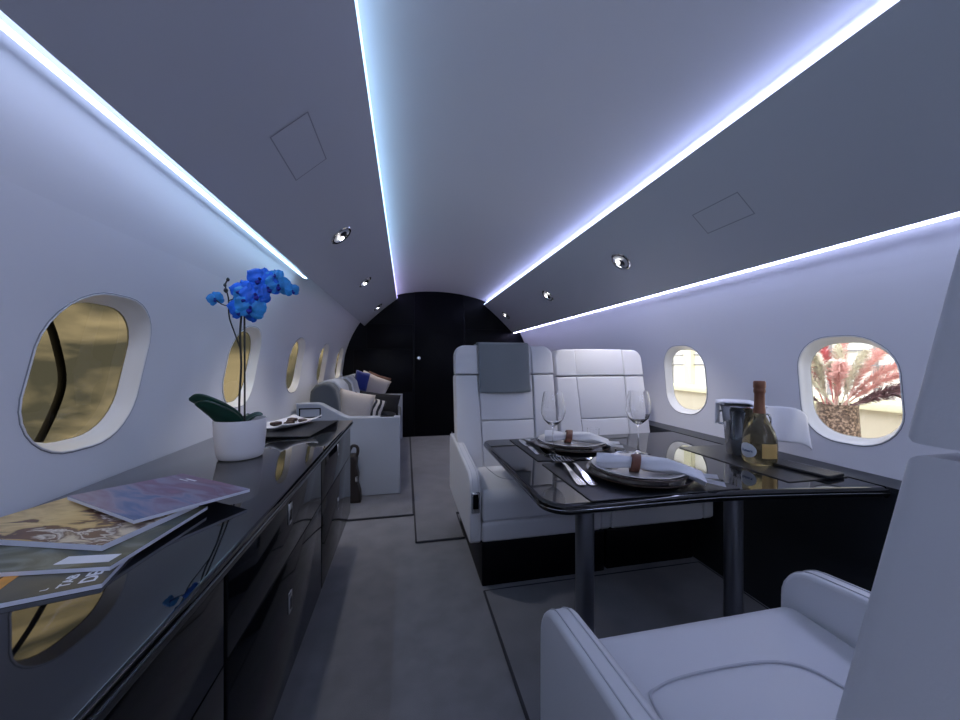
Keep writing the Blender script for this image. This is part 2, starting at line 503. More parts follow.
for y, w in ((1.93, 'nearest'), (3.06, 'middle'), (4.45, 'farthest')):
    downlight(RI, RO, y, w + ' of the three chrome downlights in the right overhead panel')

# carpet mats with bound edges
def carpet_mat(x0, x1, y0, y1, label, z=.010, wide=None):
    t = thing('carpet_mat', label, 'carpet', ((x0 + x1) / 2, (y0 + y1) / 2, .0005))
    hx, hy = (x1 - x0) / 2, (y1 - y0) / 2
    out = [(-hx, -hy), (hx, -hy), (hx, hy), (-hx, hy)]
    if wide:                                      # widens past the seats
        wx_, wy_ = wide[0] - (x0 + x1) / 2, wide[1] - (y0 + y1) / 2
        out = [(-hx, -hy), (hx, -hy), (hx, wy_), (wx_, wy_), (wx_, hy), (-hx, hy)]
    b = B(); prism(b, out, 0, z, 'Z', bev=.003, seg=2); link('carpet_pile', b, MATC, t)
    b = B(); pts = [(x, y, z * .6) for x, y in out]
    P = []
    for i in range(len(pts)):
        p, q = Vector(pts[i]), Vector(pts[(i + 1) % len(pts)])
        for k in range(12): P.append(p + (q - p) * k / 12)
    tube(b, P, .006, 6, closed=True); link('bound_edge', b, BIND, t)
    return t
carpet_mat(.332, 1.42, -.9, 1.50, 'grey carpet mat with piped edge under the dining table')
carpet_mat(.056, .324, 1.985, 4.78, 'grey carpet mat with bound edge running to the bulkhead door', wide=(1.40, 2.32))
carpet_mat(-.48, .046, 2.35, 4.78, 'grey carpet mat in front of the sofa')

# ------------------------------------------------------------------ sideboard (left)
ZC = .69
b = B(); box(b, -.785, -.278, -1.2, 2.0, ZC - .030, ZC, .006, 3)
wt = tag(link('worktop', b, BLACKGLOSS), 'long glossy black worktop along the left windows', 'worktop')
b = B(); tube(b, [(-.2775, -1.19, ZC - .014), (-.2775, 1.995, ZC - .014)], .0016, 6); link('edge_trim', b, mat('dark chrome line', (.3, .33, .36, 1), .15, metal=1), wt)
def latch(bm_, y, z):
    box(bm_, -.2925, -.2865, y - .010, y + .010, z - .027, z + .027, .002, 2)
def cabinet(y0, y1, latches, label):
    t = thing('sideboard_cabinet', label, 'cabinet', (-.45, (y0 + y1) / 2, 0), group='black cabinets under the worktop')
    off = Vector((.45, -(y0 + y1) / 2, 0)); T = Matrix.Translation(off)
    b = B(); box(b, -.62, -.312, y0 + .002, y1 - .002, .20, ZC - .031, M=T); link('carcass', b, BLACKSAT, t, smooth=0)
    b = B(); box(b, -.46, -.40, y0 + .01, y1 - .01, 0, .20, M=T); link('plinth', b, DADO, t, smooth=0)
    def front(nm, z0, z1, ls):
        b = B(); box(b, -.311, -.290, y0 + .003, y1 - .003, z0, z1, .003, 2, M=T); d = link(nm, b, CABGLOSS, t)
        for y, z in ls:
            h = B(); box(h, -.2925, -.287, y - .012, y + .012, z - .027, z + .027, .002, 2, M=T); hh = link('latch', h, CHROME, d)
            h = B(); box(h, -.288, -.2862, y - .007, y + .007, z - .018, z + .010, .001, 1, M=T); link('latch_button', h, BLACKSAT, t).parent = d
        return d
    zs = .505
    front('drawer', zs + .0005, ZC - .034, [l for l in latches if l[1] > zs])
    front('door', .20, zs - .0005, [l for l in latches if l[1] < zs])
cabinet(1.335, 1.995, [(1.64, .62), (1.64, .385)], 'black gloss cabinet farthest along the sideboard, next to the sofa')
cabinet(.660, 1.330, [(.985, .615), (.985, .39)], 'black gloss cabinet in the middle of the sideboard, below the orchid and magazines')
cabinet(-1.19, .655, [], 'black gloss cabinet nearest the viewer at the start of the sideboard')

# ------------------------------------------------------------------ right side ledge
b = B()
lp = [(1.588, .58), (1.588, .55), (1.582, .30), (1.568, .19), (1.51, .09), (1.46, .02), (1.444, .001), (1.449, .001)]
for z in (.1, .2, .3, .4, .5, .58): lp.append((wx(z, 1) - .004, z))
prism(b, lp, -.6, 4.4, 'Y')
tag(link('side_ledge', b, DADO, smooth=25), 'low black ledge along the right wall below the windows', 'ledge')

# ------------------------------------------------------------------ dining table
ZT = .58
tb = thing('dining_table', 'glossy black dining table on two dark metal legs', 'table', (.98, 1.41, 0))
T = Matrix.Translation((-.98, -1.41, 0))
def dense(P_):
    out = []
    for p, q in zip(P_, P_[1:] + P_[:1]):
        n = max(1, int(math.hypot(q[0] - p[0], q[1] - p[1]) / .08)); out += [(p[0] + (q[0] - p[0]) * i / n, p[1] + (q[1] - p[1]) * i / n) for i in range(n)]
    return out
def bow(P_): return [(x, y - (.085 * max(0, (x - .95) / .63) ** 1.3 if y < 1.2 else 0)) for x, y in P_]
TOUT = bow(dense(rrect(1.183, .905, (.004, .05, .085, .004), 10, .993, 1.4175)))
b = B(); prism(b, TOUT, ZT - .034, ZT, 'Z', bev=.012, seg=5, M=T)
tt = link('tabletop', b, BLACKGLOSS, tb, smooth=40)
pts = bow(dense(rrect(1.185, .907, (.004, .05, .085, .004), 10, .993, 1.4175)))
pl = [(p[0] - .98, p[1] - 1.41, ZT - .017) for p in pts]
b = B(); tube(b, pl, .0016, 6, closed=True); link('edge_trim', b, mat('trim line', (.35, .36, .38, 1), .2, metal=1), tt)
for x in (.547, 1.105):
    b = B(); prism(b, rrect(.056, .05, .022, 6, x, 1.02), .0107, ZT - .034, 'Z', M=T); lg = link('leg', b, DKMETAL, tb)
    b = B(); prism(b, rrect(.10, .09, .03, 6, x, 1.02), .0107, .018, 'Z', M=T); link('foot_plate', b, DKMETAL, lg)

# ------------------------------------------------------------------ chairs
def make_chair(label):
    t = thing('lounge_chair', label, 'chair', group='white leather cabin chairs')
    def yf(z): return -.507 - .19 * (z - .776)                 # reclined front face
    b = B(); box(b, -.262, .262, -.66, -.010, 0, .1985, .006, 2); link('plinth', b, BLACKSAT, t)
    b = B(); box(b, -.264, .264, -.68, -.004, .1985, .290, .016, 4); link('seat_base', b, LEATHER, t)
    b = B()
    pf = [(-.50, .292), (-.012, .292), (-.002, .305), (-.002, .375)] + [(-.052 + .05 * math.cos(a), .378 + .05 * math.sin(a)) for a in [R(q) for q in range(0, 91, 15)]] + [(-.25, .424), (-.50, .405)]
    prism(b, pf, -.260, .260, 'X', bev=.012, seg=3); sc_ = link('seat_cushion', b, LEATHER, t)
    b = B()
    u = [(-.200, -.46, .409), (-.197, -.20, .4262), (-.160, -.150, .4275), (-.02, -.142, .4285), (.085, -.155, .428), (.130, -.200, .427), (.145, -.30, .4225), (.148, -.46, .409)]
    tube(b, spline(u, 8), .0026, 6); tube(b, [(-.25, -.006, .302), (.25, -.006, .302)], .003, 6)
    link('piping', b, SEAM, sc_)
    # backrest
    def slab(nm, pts, front, th, bev, par, m=LEATHER):
        t2 = bmesh.new(); prism(t2, pts, -th, 0, 'Y', bev=bev, seg=4)
        for v in t2.verts:
            v.co.y += yf(v.co.z) + front
        return link(nm, t2, m, par)
    back = slab('backrest', rrect(.610, .60, (.02, .02, .03, .03), 5, 0, .64), -.024, .13, .02, t)
    for s in (-1, 1):
        pb = [(s * .310, .345), (s * .308, .938), (s * .172, .938), (s * .158, .345)]
        slab('side_bolster', pb, 0, .06, .012, back)
    slab('center_panel', [(-.155, .345), (.155, .345), (.163, .665), (-.163, .665)], -.007, .06, .008, back)
    slab('center_panel', [(-.163, .669), (.163, .669), (.169, .938), (-.169, .938)], -.007, .06, .008, back)
    head = slab('headrest', rrect(.600, .172, (.062, .062, .01, .01), 6, 0, 1.030), -.022, .13, .016, t)
    for s in (-1, 1):
        pw = rrect(.142, .176, (.065, 0, 0, 0) if s > 0 else (0, .065, 0, 0), 6, s * .239, 1.032)
        slab('headrest_wing', pw, .001, .06, .010, head)
    slab('headrest_panel', [(-.170, .946), (.170, .946), (.170, 1.122), (-.170, 1.122)], -.006, .06, .008, head)
    # arms
    prof = [(0, .215), (0, .430)] + [(-.075 + .075 * math.cos(R(q)), .435 + .080 * math.sin(R(q))) for q in range(10, 81, 14)] + [(-.14, .522), (-.30, .535), (-.45, .550), (-.58, .56), (-.72, .555), (-.74, .53), (-.74, .215), (-.72, .2), (-.015, .2)]
    for s in (-1, 1):
        b = B(); x0 = s * .318 if s < 0 else .266; x1 = -.266 if s < 0 else .318
        prism(b, prof, x0, x1, 'X', bev=.009, seg=3); a = link('armrest', b, LEATHER, t)
        b = B()
        for xx in (x0 + .014, x1 - .014):
            tube(b, spline([(xx, y, z + .0005) for (y, z) in prof[1:15]], 3), .0016, 5)
        link('piping', b, SEAM, a)
        if s > 0:
            b = B(); box(b, .274, .311, -.002, .004, .340, .435, .004, 2); cp = link('control_panel', b, CHROME, t)
            b = B(); box(b, .280, .305, .003, .0055, .360, .425, .003, 2); link('control_buttons', b, BLACKSAT, t).parent = cp
    return t
chair = make_chair('white leather chair nearest the viewer, seen from behind its left arm')
chair.location = (.600, .689, .0107); chair.scale = (1.045, 1, 1)
far1 = dup(chair, (.592, 1.532, .0007), PI, 'white leather chair across the table with a grey towel on its headrest')
far1.scale = (1, 1, .982)
far2 = dup(chair, (1.232, 1.542, .0007), PI, 'white leather chair across the table by the right window, without a towel')

far2.scale = (1, 1, .965)
for ch in far2.children:
    if ch.name.startswith('plinth'): ch.scale.x = .93; ch.location.x = .042
for ch in far1.children:
    if ch.name.startswith('plinth'): ch.scale.x = 1.145; ch.location.x = -.038
# grey towel draped over far headrest
b = B()
x0, x1 = .425, .740
prof = []
def yfw(z): return 1.532 + .507 + .19 * (z - .776)
for i in range(13):
    z = .835 + (1.118 - .835) * i / 12; prof.append((yfw(z) - .012, z))
yt = yfw(1.12)
for a in range(20, 161, 20): prof.append((yt + .03 - .044 * math.cos(R(a)), 1.118 + .020 * math.sin(R(a))))
for i in range(8): prof.append((yt + .145 + .0 * i, 1.108 - .02 * i)) if i else prof.append((yt + .120, 1.130))
def tw(u, v):
    k = v * (len(prof) - 1); i = min(int(k), len(prof) - 2); f_ = k - i
    y = prof[i][0] * (1 - f_) + prof[i + 1][0] * f_; z = prof[i][1] * (1 - f_) + prof[i + 1][1] * f_
    return (x0 + (x1 - x0) * u, y - .002 * math.sin(u * 9), z - (.006 * math.sin(PI * u) if v < .05 else 0))
grid(b, tw, 24, 48); o = link('headrest_towel', b, TOWELG, smooth=60); solidify(o, .008); o.scale = (1, 1, .982)
tag(o, 'grey towel draped over the headrest of the aisle chair across the table', 'towel')

# ------------------------------------------------------------------ placemats and table setting
def placemat(x0, x1, y0, y1, label):
    b = B(); prism(b, rrect(x1 - x0, y1 - y0, .006, 3), 0, .003, 'Z', bev=.001, seg=1)
    o = link('placemat', b, PMAT); o.location = ((x0 + x1) / 2, (y0 + y1) / 2, ZT + .0003)
    tag(o, label, 'placemat', 'black placemats')
placemat(.545, 1.085, .972, 1.375, 'black placemat under the nearest plate with two forks')
placemat(.545, 1.085, 1.415, 1.835, 'black placemat under the far plate in front of the towelled chair')
placemat(1.305, 1.575, .990, 1.505, 'black placemat under the bottle at the window end of the table')
ZP = ZT + .0036

def plate(r, h, foot): return [(0, 0), (foot, 0), (foot, .003), (r * .72, h * .35), (r, h), (r + .0015, h + .002), (r - .001, h + .0035), (r * .74, h * .35 + .006), (foot, .007), (0, .007)]
def setting(x, y, tag_, cover):
    z = ZP
    t = thing('charger_plate', 'wide black charger plate, lowest of the ' + tag_ + ' stack', 'plate', (x, y, z), group='black charger plates')
    b = B(); lathe(b, plate(.180, .016, .12), 64); ch = link('plate_body', b, PLATEB, t)
    b = B(); tube(b, [(.1805 * math.cos(a), .1805 * math.sin(a), .018) for a in [2 * PI * i / 64 for i in range(64)]], .0022, 6, closed=True); link('plate_rim', b, PLATEBR, t)
    t = thing('dinner_plate', 'black dinner plate with bronze rim in the ' + tag_ + ' stack', 'plate', (x, y, z + .0082), group='black dinner plates')
    b = B(); lathe(b, plate(.168, .022, .10), 64); link('plate_body', b, PLATEB, t)
    b = B(); tube(b, [(.1685 * math.cos(a), .1685 * math.sin(a), .0245) for a in [2 * PI * i / 64 for i in range(64)]], .0022, 6, closed=True); link('plate_rim', b, PLATEBR, t)
    b = B(); lathe(b, plate(.160, .021, .09), 64); o = link('salad_plate', b, PLATEW); o.location = (x, y, z + .0164)
    tag(o, 'pale porcelain plate on top of the ' + tag_ + ' stack', 'plate', 'pale top plates')
setting(.832, 1.160, 'nearer plate', 0)
setting(.795, 1.615, 'farther plate', 0)

def napkin(cx, cy, ang, L, label, drop, sep):
    t = thing('napkin', label, 'napkin', (cx, cy, ZP + .0390), ang, group='white rolled napkins in leather rings')
    b = B()
    def fn(u, v):
        s = -L * .42 + L * u
        w = .034 + .020 * abs(s / (L * .5)) ** 1.3 + .004 * math.sin(u * 14)
        h = .021 + .003 * math.sin(u * 11 + 1)
        a = 2 * PI * v
        fold = 1 + .10 * math.sin(a * 5 + u * 6)
        z = h * math.sin(a) * fold + .013
        zz = z - drop * max(0, u - .68) ** 1.6 * 6
        return (s, w * math.cos(a) * fold, zz)
    grid(b, fn, 40, 28)
    bmesh.ops.remove_doubles(b, verts=b.verts, dist=1e-5)
    link('napkin_cloth', b, TOWELW, t, smooth=60)
    b = B()
    # two loose folded tails
    for q, wy in ((-1, .0), (1, .0)):
        def ft(u, v, q=q):
            s = L * .50 + .082 * u
            return (s, q * (.020 + .022 * u * sep) + (v - .5) * .042, -.018 * u * drop * 12 + .012 - drop * .98 - .004 * math.cos(v * 6) + .006)
        tb2 = bmesh.new(); grid(tb2, ft, 10, 6); bmesh.ops.solidify(tb2, geom=tb2.faces, thickness=.005); merge(b, tb2)
    link('napkin_tail', b, TOWELW, t, smooth=60)
    b = B()
    def rg(u, v):
        a = 2 * PI * v; return (-.012 + (.030 * (u - .5)) + .005 * math.sin(a), .0405 * math.cos(a), .0268 * math.sin(a) + .013)
    grid(b, rg, 4, 32); o = link('napkin_ring', b, RING, t, smooth=60); solidify(o, .004, 1)
    return t
napkin(.820, 1.135, R(-32), .34, 'rolled white napkin in a brown ring on the nearest plate', .030, 1)
napkin(.790, 1.610, R(-22), .30, 'rolled white napkin in a brown ring on the far plate', .028, 1)

def cutlery_bm(kind, L=.205):
    b = B()
    def strip(pts):        # (s, halfwidth, z)
        up = [b.verts.new((w, s, z + .0016)) for s, w, z in pts]; un = [b.verts.new((-w, s, z + .0016)) for s, w, z in pts]
        lo = [b.verts.new((w, s, z - .0002)) for s, w, z in pts]; ln = [b.verts.new((-w, s, z - .0002)) for s, w, z in pts]
        for i in range(len(pts) - 1):
            for a, c in ((up, un), (un, ln), (ln, lo), (lo, up)): b.faces.new((a[i], a[i + 1], c[i + 1], c[i]))
        b.faces.new((up[0], un[0], ln[0], lo[0])); b.faces.new((up[-1], lo[-1], ln[-1], un[-1]))
    handle = [(0, .006, .001), (.006, .0095, .001), (.03, .0085, .0015), (.07, .0050, .005), (.11, .0032, .009), (.135, .0035, .008)]
    if kind == 'fork':
        strip(handle + [(.146, .009, .006), (.156, .0125, .004), (.166, .013, .003)])
        for k in range(4):
            x = -.0110 + .0073 * k
            tube(b, [(x, .164, .0035), (x * 1.02, .185, .002), (x * 1.0, .207, .0045)], [.0021, .0018, .0009], 6)
    elif kind == 'knife':
        strip([(0, .007, .001), (.006, .009, .001), (.07, .0075, .002), (.10, .006, .002), (.104, .009, .0015), (.15, .0105, .001), (.19, .009, .001), (.208, .002, .001)])
    else:
        strip(handle)
        t2 = bmesh.new(); grid(t2, lambda u, v: (.021 * (2 * v - 1) * math.sqrt(max(0, 1 - (2 * u - 1) ** 2) + 1e-4), .165 + .031 * (2 * u - 1), .010 - .008 * (1 - (2 * v - 1) ** 2) * (1 - (2 * u - 1) ** 2)), 12, 10)
        bmesh.ops.solidify(t2, geom=t2.faces, thickness=.0012); merge(b, t2)
    return b
def cut(kind, x, y, ang, label, z=ZP, s=1.0):
    o = link(kind, cutlery_bm(kind), STEEL, smooth=50); o.location = (x, y, z); o.rotation_euler = (0, 0, ang); o.scale = (s, s, s)
    tag(o, label, kind, 'silver cutlery on the table')
cut('fork', .580, 1.095, R(-8.5), 'steel fork left of the nearest plate, outer of the pair', s=1.70)
cut('fork', .618, 1.085, R(-9), 'steel fork right beside the nearest plate, inner of the pair', s=1.70)
cut('knife', .583, 1.50, R(-2), 'steel knife at the left of the far placemat', s=1.5)
cut('spoon', .628, 1.50, R(-2), 'steel spoon between the knife and the far plate', s=1.5)
cut('spoon', .93, 1.335, R(80), 'steel dessert spoon lying behind the nearest plate', s=1.0)
cut('fork', 1.00, 1.32, R(65), 'steel dessert fork lying right of the spoon behind the nearest plate', s=.9)

def wineglass(x, y, label, h=.284, r=.050):
    k = h / .284
    b = B()
    pr = [(0, .0), (.036, 0), (.037, .0015), (.030, .004), (.010, .008), (.0045, .016), (.0036, .05), (.0036, .120), (.006, .130), (.022, .142), (.040, .162), (.0495, .190), (.050, .205), (.046, .240), (.0375, .284),
          (.0363, .284), (.0446, .240), (.0486, .205), (.048, .191), (.0385, .164), (.020, .145), (0, .139)]
    lathe(b, [(a * r / .05, z * k) for a, z in pr], 40)
    o = link('wine_glass', b, GLASS, smooth=60); o.location = (x, y, ZP)
    tag(o, label, 'wine glass', 'empty wine glasses'); return o
wineglass(.640, 1.478, 'empty stemmed wine glass at the left, in front of the far plate', r=.054)
wineglass(1.036, 1.437, 'empty stemmed wine glass at the right of the two place settings', r=.054)
# small tumbler further back
b = B(); lathe(b, [(0, 0), (.026, 0), (.030, .004), (.033, .055), (.0315, .055), (.0285, .008), (0, .007)], 28)
o = link('tumbler', b, GLASS, smooth=60); o.location = (1.00, 1.77, ZP); tag(o, 'small clear tumbler behind the far plate', 'glass')
b = B(); lathe(b, [(0, 0), (.020, 0), (.024, .010), (.024, .022), (.020, .022), (.018, .008), (0, .006)], 20)
o = link('salt_dish', b, GLASS, smooth=60); o.location = (.955, 1.45, ZP); tag(o, 'tiny clear glass salt dish beside the right wine glass', 'dish')

# champagne bottle
t = thing('champagne_bottle', 'round-bodied champagne bottle with copper foil neck', 'bottle', (1.435, 1.205, ZP))
b = B(); prof = [(0, .004), (.020, .002), (.050, 0), (.056, .006), (.060, .03), (.0605, .075), (.058, .105), (.050, .135), (.036, .165), (.024, .19), (.0175, .215), (.0165, .25)]
lathe(b, prof, 48); link('bottle_glass', b, BOTTLE, t, smooth=60)
b = B(); lathe(b, [(.0215, .205), (.0185, .235), (.0178, .285), (.0200, .290), (.0212, .296), (.0205, .303), (.0195, .306), (.0215, .312), (.0215, .332), (.0190, .338), (0, .339)], 32); link('foil', b, COPPER, t, smooth=40)
def label_bm(a0, a1, z0, z1, oval, r=.0614):
    b = B()
    def fn(u, v):
        U, V = 2 * u - 1, 2 * v - 1
        if oval: U *= math.sqrt(max(1e-4, 1 - V * V))
        z = (z0 + z1) / 2 + (z1 - z0) / 2 * V
        a = (a0 + a1) / 2 + (a1 - a0) / 2 * U
        # follow the body profile
        rr = r
        for (r0, q0), (r1, q1) in zip(prof, prof[1:]):
            if q0 <= z <= q1 and q1 > q0: rr = r0 + (r1 - r0) * (z - q0) / (q1 - q0) + .0009
        return (rr * math.cos(a), rr * math.sin(a), z)
    grid(b, fn, 16, 14); return b
vd = math.atan2(-1.205, -1.435)       # towards the viewer
link('oval_label', label_bm(vd - R(78), vd - R(8), .024, .085, True), LABELW, t)
link('gold_label', label_bm(vd + R(8), vd + R(66), .030, .088, False), LABELG, t)
tx = text_mesh('Ruinart', .0155, .0002)
for v in tx.verts:
    a = vd - R(64) + v.co.x / .0605 ; zz = .048 + v.co.y; rr = .0622 + v.co.z
    v.co = (rr * math.cos(a), rr * math.sin(a), zz)
link('label_text', tx, INK, t, smooth=0)

# ice bucket and draped cloth
BX, BY = 1.490, 1.328
t = thing('ice_bucket', 'polished steel ice bucket behind the champagne bottle', 'bucket', (BX, BY, ZP), R(-52))
b = B(); lathe(b, [(0, .004), (.058, .0), (.062, .006), (.070, .10), (.080, .195), (.085, .215), (.088, .218), (.085, .222), (.078, .195), (.068, .10), (.058, .012), (0, .010)], 48); link('bucket_body', b, CHROME, t, smooth=40)
for s in (-1, 1):
    b = B(); tube(b, spline([(s * .080, 0, .19), (s * .092, 0, .185), (s * .098, 0, .160), (s * .092, 0, .135), (s * .074, 0, .13)], 5), .005, 8)
    link('handle', b, CHROME, t)
b = B()
def cloth(u, v):
    # sheet lying over the rim of the bucket; its right half hangs free beside the bottle, its left end folds down
    x = -.112 + .338 * u
    k = max(0, min(1, (x - .02) / .09)); k = k * k * (3 - 2 * k)      # 0 lying over the rim, 1 hanging sheet
    c = 1 if x < .165 else math.sqrt(max(0, 1 - ((x - .165) / .064) ** 2))
    zt = .236 - .030 * k * (1 - .35 * k) - .055 * (1 - c)
    flat = Vector((x, .085 - .155 * v, zt))
    hang = Vector((x + .012 * v, .075 - .035 * v + .006 * math.sin(x * 60 + v * 2), zt - (.150 - .02 * (1 - c)) * v))
    p = flat.lerp(hang, k)
    if x < -.080:
        d = -.080 - x; p.x = -.096 - .006 * math.sin(v * 8); p.z -= d * 3.0
    return p
grid(b, cloth, 44, 16)
o = link('folded_cloth', b, TOWELW, smooth=70); solidify(o, .006); o.location = (BX, BY, ZP); o.rotation_euler = (0, 0, R(-46))
tag(o, 'white cloth draped over the ice bucket', 'cloth')

# black leather wallet/menu
b = B(); prism(b, rrect(.105, .190, .014, 5), 0, .012, 'Z', bev=.003, seg=2)
t = thing('bill_folder', 'slim black leather folder lying right of the bottle', 'folder', (1.503, 1.080, ZP), R(8))
link('folder_cover', b, WALLET, t)
b = B(); tube(b, [(.046, -.085, .0115), (.046, .085, .0115)], .0012, 5); link('folder_stitching', b, SEAM, t)

# ------------------------------------------------------------------ magazines on the worktop
def mag(corner, lx, sx, z, label, cover, title=None, L=.31, W=.215, th=.006, curl=0):
    # corner: near-right corner; lx: unit vector along long edge; sx: along short edge
    ang = math.atan2(-lx[1], -lx[0])
    t = thing('magazine', label, 'magazine', (corner[0], corner[1], z), ang, group='magazines on the black worktop')
    b = B()
    def slab(z0, z1, bm_):
        n = 16
        def zz(x, y): return curl * ((x + L) / L) ** 2 * 0 + curl * (1 - min(1, (y / W))) ** 2 * 0 + curl * max(0, (x + L * .55) / (L * .55)) ** 2
        vs = {}
        for i in range(n + 1):
            for j in (0, 1):
                for k, q in ((0, z0), (1, z1)):
                    x = -L + L * i / n; y = W * j; vs[i, j, k] = bm_.verts.new((x, y, q + zz(x, y)))
        for i in range(n):
            for a in ((0, 0, 1, 0), (1, 1, 0, 1), (0, 1, 0, 0), (1, 0, 1, 1)):
                bm_.faces.new((vs[i, a[0], a[1]], vs[i + 1, a[0], a[1]], vs[i + 1, a[2], a[3]], vs[i, a[2], a[3]]))
        for i in (0, n): bm_.faces.new((vs[i, 0, 0], vs[i, 0, 1], vs[i, 1, 1], vs[i, 1, 0]))
    slab(0, th, b); link('pages', b, PAPER, t)
    b = B(); slab(th, th + .0006, b); c = link('cover', b, cover, t)
    if title: title(t, c, th + .0006, L, W)
    return t
def rot_bm(b, M):
    bmesh.ops.transform(b, matrix=M, verts=b.verts); return b
def title4(t, c, z, L, W):
    b = B()
    for s, size, x in (('DEST', .024, -.012), ('TAB', .017, -.038), ('L', .010, -.058)):
        m = text_mesh(s, size, .0002); merge(b, m, Matrix.Translation((x, .010, z + .0003)) @ Matrix.Rotation(R(90), 4, 'Z'))
    link('title_lettering', b, WHITEINK, t, smooth=0).parent = c
    b = B(); box(b, -.235, -.115, .006, .10, z, z + .0004); bx_ = link('orange_panel', b, ORANGEINK, t, smooth=0); bx_.parent = c
    b = B()
    for i in range(7): box(b, -.225 + .015 * i, -.222 + .015 * i, .02, .085, z + .0004, z + .0006)
    link('printed_lines', b, DARKINK, t, smooth=0).parent = c
def title3(t, c, z, L, W):
    b = B(); box(b, -.085, -.012, .012, .034, z, z + .0003); link('white_caption', b, WHITEINK, t, smooth=0).parent = c
def title1(t, c, z, L, W):
    b = B(); box(b, -.205, -.165, .176, .181, z, z + .0003); box(b, -.215, -.18, .168, .171, z, z + .0003); link('white_caption', b, WHITEINK, t, smooth=0).parent = c
m4 = ramp_mat('cover olive', [(.3, srgb(62, 60, 50)), (.6, srgb(96, 92, 74))], nscale=9)
m3 = ramp_mat('cover coast', [(.30, srgb(44, 66, 88)), (.42, srgb(78, 88, 80)), (.52, srgb(96, 96, 74)), (.62, srgb(130, 134, 120)), (.72, srgb(70, 92, 112))], scale=(1, 2, 1), nscale=9, distort=1)
m2 = ramp_mat('cover dunes', [(.02, srgb(190, 158, 104)), (.20, srgb(226, 196, 136)), (.30, srgb(210, 176, 116)), (.34, srgb(96, 66, 54)), (.41, srgb(112, 78, 64)), (.43, srgb(224, 218, 208)), (.47, srgb(104, 74, 60)), (.53, srgb(220, 204, 176))], scale=(1, 2.6, 1), nscale=11, distort=.6, grad='X', gradw=1.3)
m1 = ramp_mat('cover sunset sea', [(.25, srgb(60, 66, 104)), (.45, srgb(84, 110, 152)), (.58, srgb(142, 134, 158)), (.72, srgb(122, 92, 118)), (.90, srgb(146, 104, 124))], scale=(1, 4.5, 1), nscale=6, distort=.8, grad='Y', gradw=1.2)
mag((-.408, .582), (-.972, -.235), (-.235, .972), ZC + .0005, 'magazine at the bottom of the pile with white title and orange block', m4, title4)
mag((-.420, .613), (-.995, .10), (.10, .995), ZC + .0078, 'magazine with a green and blue coast cover, second from the bottom', m3, title3)
mag((-.464, .662), (-.953, .30), (.30, .953), ZC + .0152, 'magazine with a sand dune photograph on its cover', m2, L=.30, W=.17, th=.009)
mag((-.332, .868), (-.81, .587), (-.60, -.8), ZC + .0262, 'magazine with a purple sunset sea cover on top of the others', m1, title1, L=.265, W=.200)
# top magazine slides off the pile: its far edge lies lower
for o in C.objects:
    if o.name.startswith('magazine') and 'purple' in o.get('label', ''):
        o.rotation_euler = (R(-3.2), 0, R(-36)); o.location = (-.460, .722, ZC + .0305)

# ------------------------------------------------------------------ orchid
PX, PY = -.531, 1.300
t = thing('potted_orchid', 'blue orchid in a white ceramic pot on the worktop', 'potted plant', (PX, PY, ZC))
t.scale = (.885, .885, .935)
b = B(); lathe(b, [(0, .003), (.066, .0), (.072, .004), (.077, .03), (.082, .085), (.0845, .128), (.084, .133), (.081, .133), (.0765, .105), (.074, .06), (0, .05)], 48); link('pot', b, POTW, t, smooth=50)
b = B(); lathe(b, [(.0775, .112), (.05, .116), (.02, .120), (0, .118)], 24)
for v in b.verts: v.co.z += random.uniform(-.003, .003)
link('bark_mix', b, SOIL, t)
def leaf(pts, w, tw_=0):
    cs = spline(pts, 6); n = len(cs) - 1
    b = B()
    def fn(u, v):
        i = min(int(u * n), n); p = cs[i]
        d = (cs[min(i + 1, n)] - cs[max(i - 1, 0)]).normalized()
        side = d.cross(Vector((0, 0, 1)))
        if side.length < .05: side = Vector((0, 1, 0))
        side.normalize(); side = Matrix.Rotation(R(tw_), 3, d) @ side; up = side.cross(d)
        ww = w * (math.sin(PI * min(1, .12 + .88 * u)) ** .55 if u < .98 else .15)
        q = 2 * v - 1
        return p + side * ww * q + up * (.22 * ww * abs(q) ** 1.5)
    grid(b, fn, n, 10); o = link('leaf', b, LEAF, t, smooth=70); solidify(o, .003); return o
leaf([(-.005, .0, .115), (-.030, -.018, .140), (-.070, -.035, .172), (-.112, -.044, .200), (-.142, -.048, .208)], .040, 50)
leaf([(-.002, -.010, .112), (-.022, -.035, .132), (-.048, -.056, .156), (-.080, -.070, .182), (-.108, -.078, .196)], .036, 50)
leaf([(.004, .0, .115), (.022, .012, .130), (.046, .02, .142), (.066, .024, .142)], .018, 20)
leaf([(.0, .01, .115), (.010, .035, .128), (.012, .06, .134), (.014, .08, .128)], .018, 20)
def stem(nm, pts, r, n=8):
    b = B(); tube(b, spline(pts, 8), r, n); return link(nm, b, STEM, t)
stem('flower_spike', [(-.004, 0, .098), (-.004, 0, .20), (.002, 0, .32), (-.002, 0, .42), (.004, 0, .50), (.012, .004, .56), (.035, .010, .600), (.075, .012, .615), (.125, .010, .612), (.175, .004, .585)], .0038)
stem('support_stick', [(.012, .004, .098), (.012, .004, .30), (.011, .004, .50)], .0034)
stem('flower_spike', [(.002, 0, .37), (-.018, -.002, .43), (-.036, -.004, .49), (-.038, -.004, .55), (-.048, -.004, .595), (-.042, -.004, .618)], .0026)
stem('flower_stalk', [(-.038, -.004, .525), (-.060, -.004, .532), (-.078, -.004, .545)], .0018)
stem('flower_stalk', [(-.037, -.004, .545), (-.02, -.008, .552), (.0, -.012, .565)], .0018)
b = B(); 
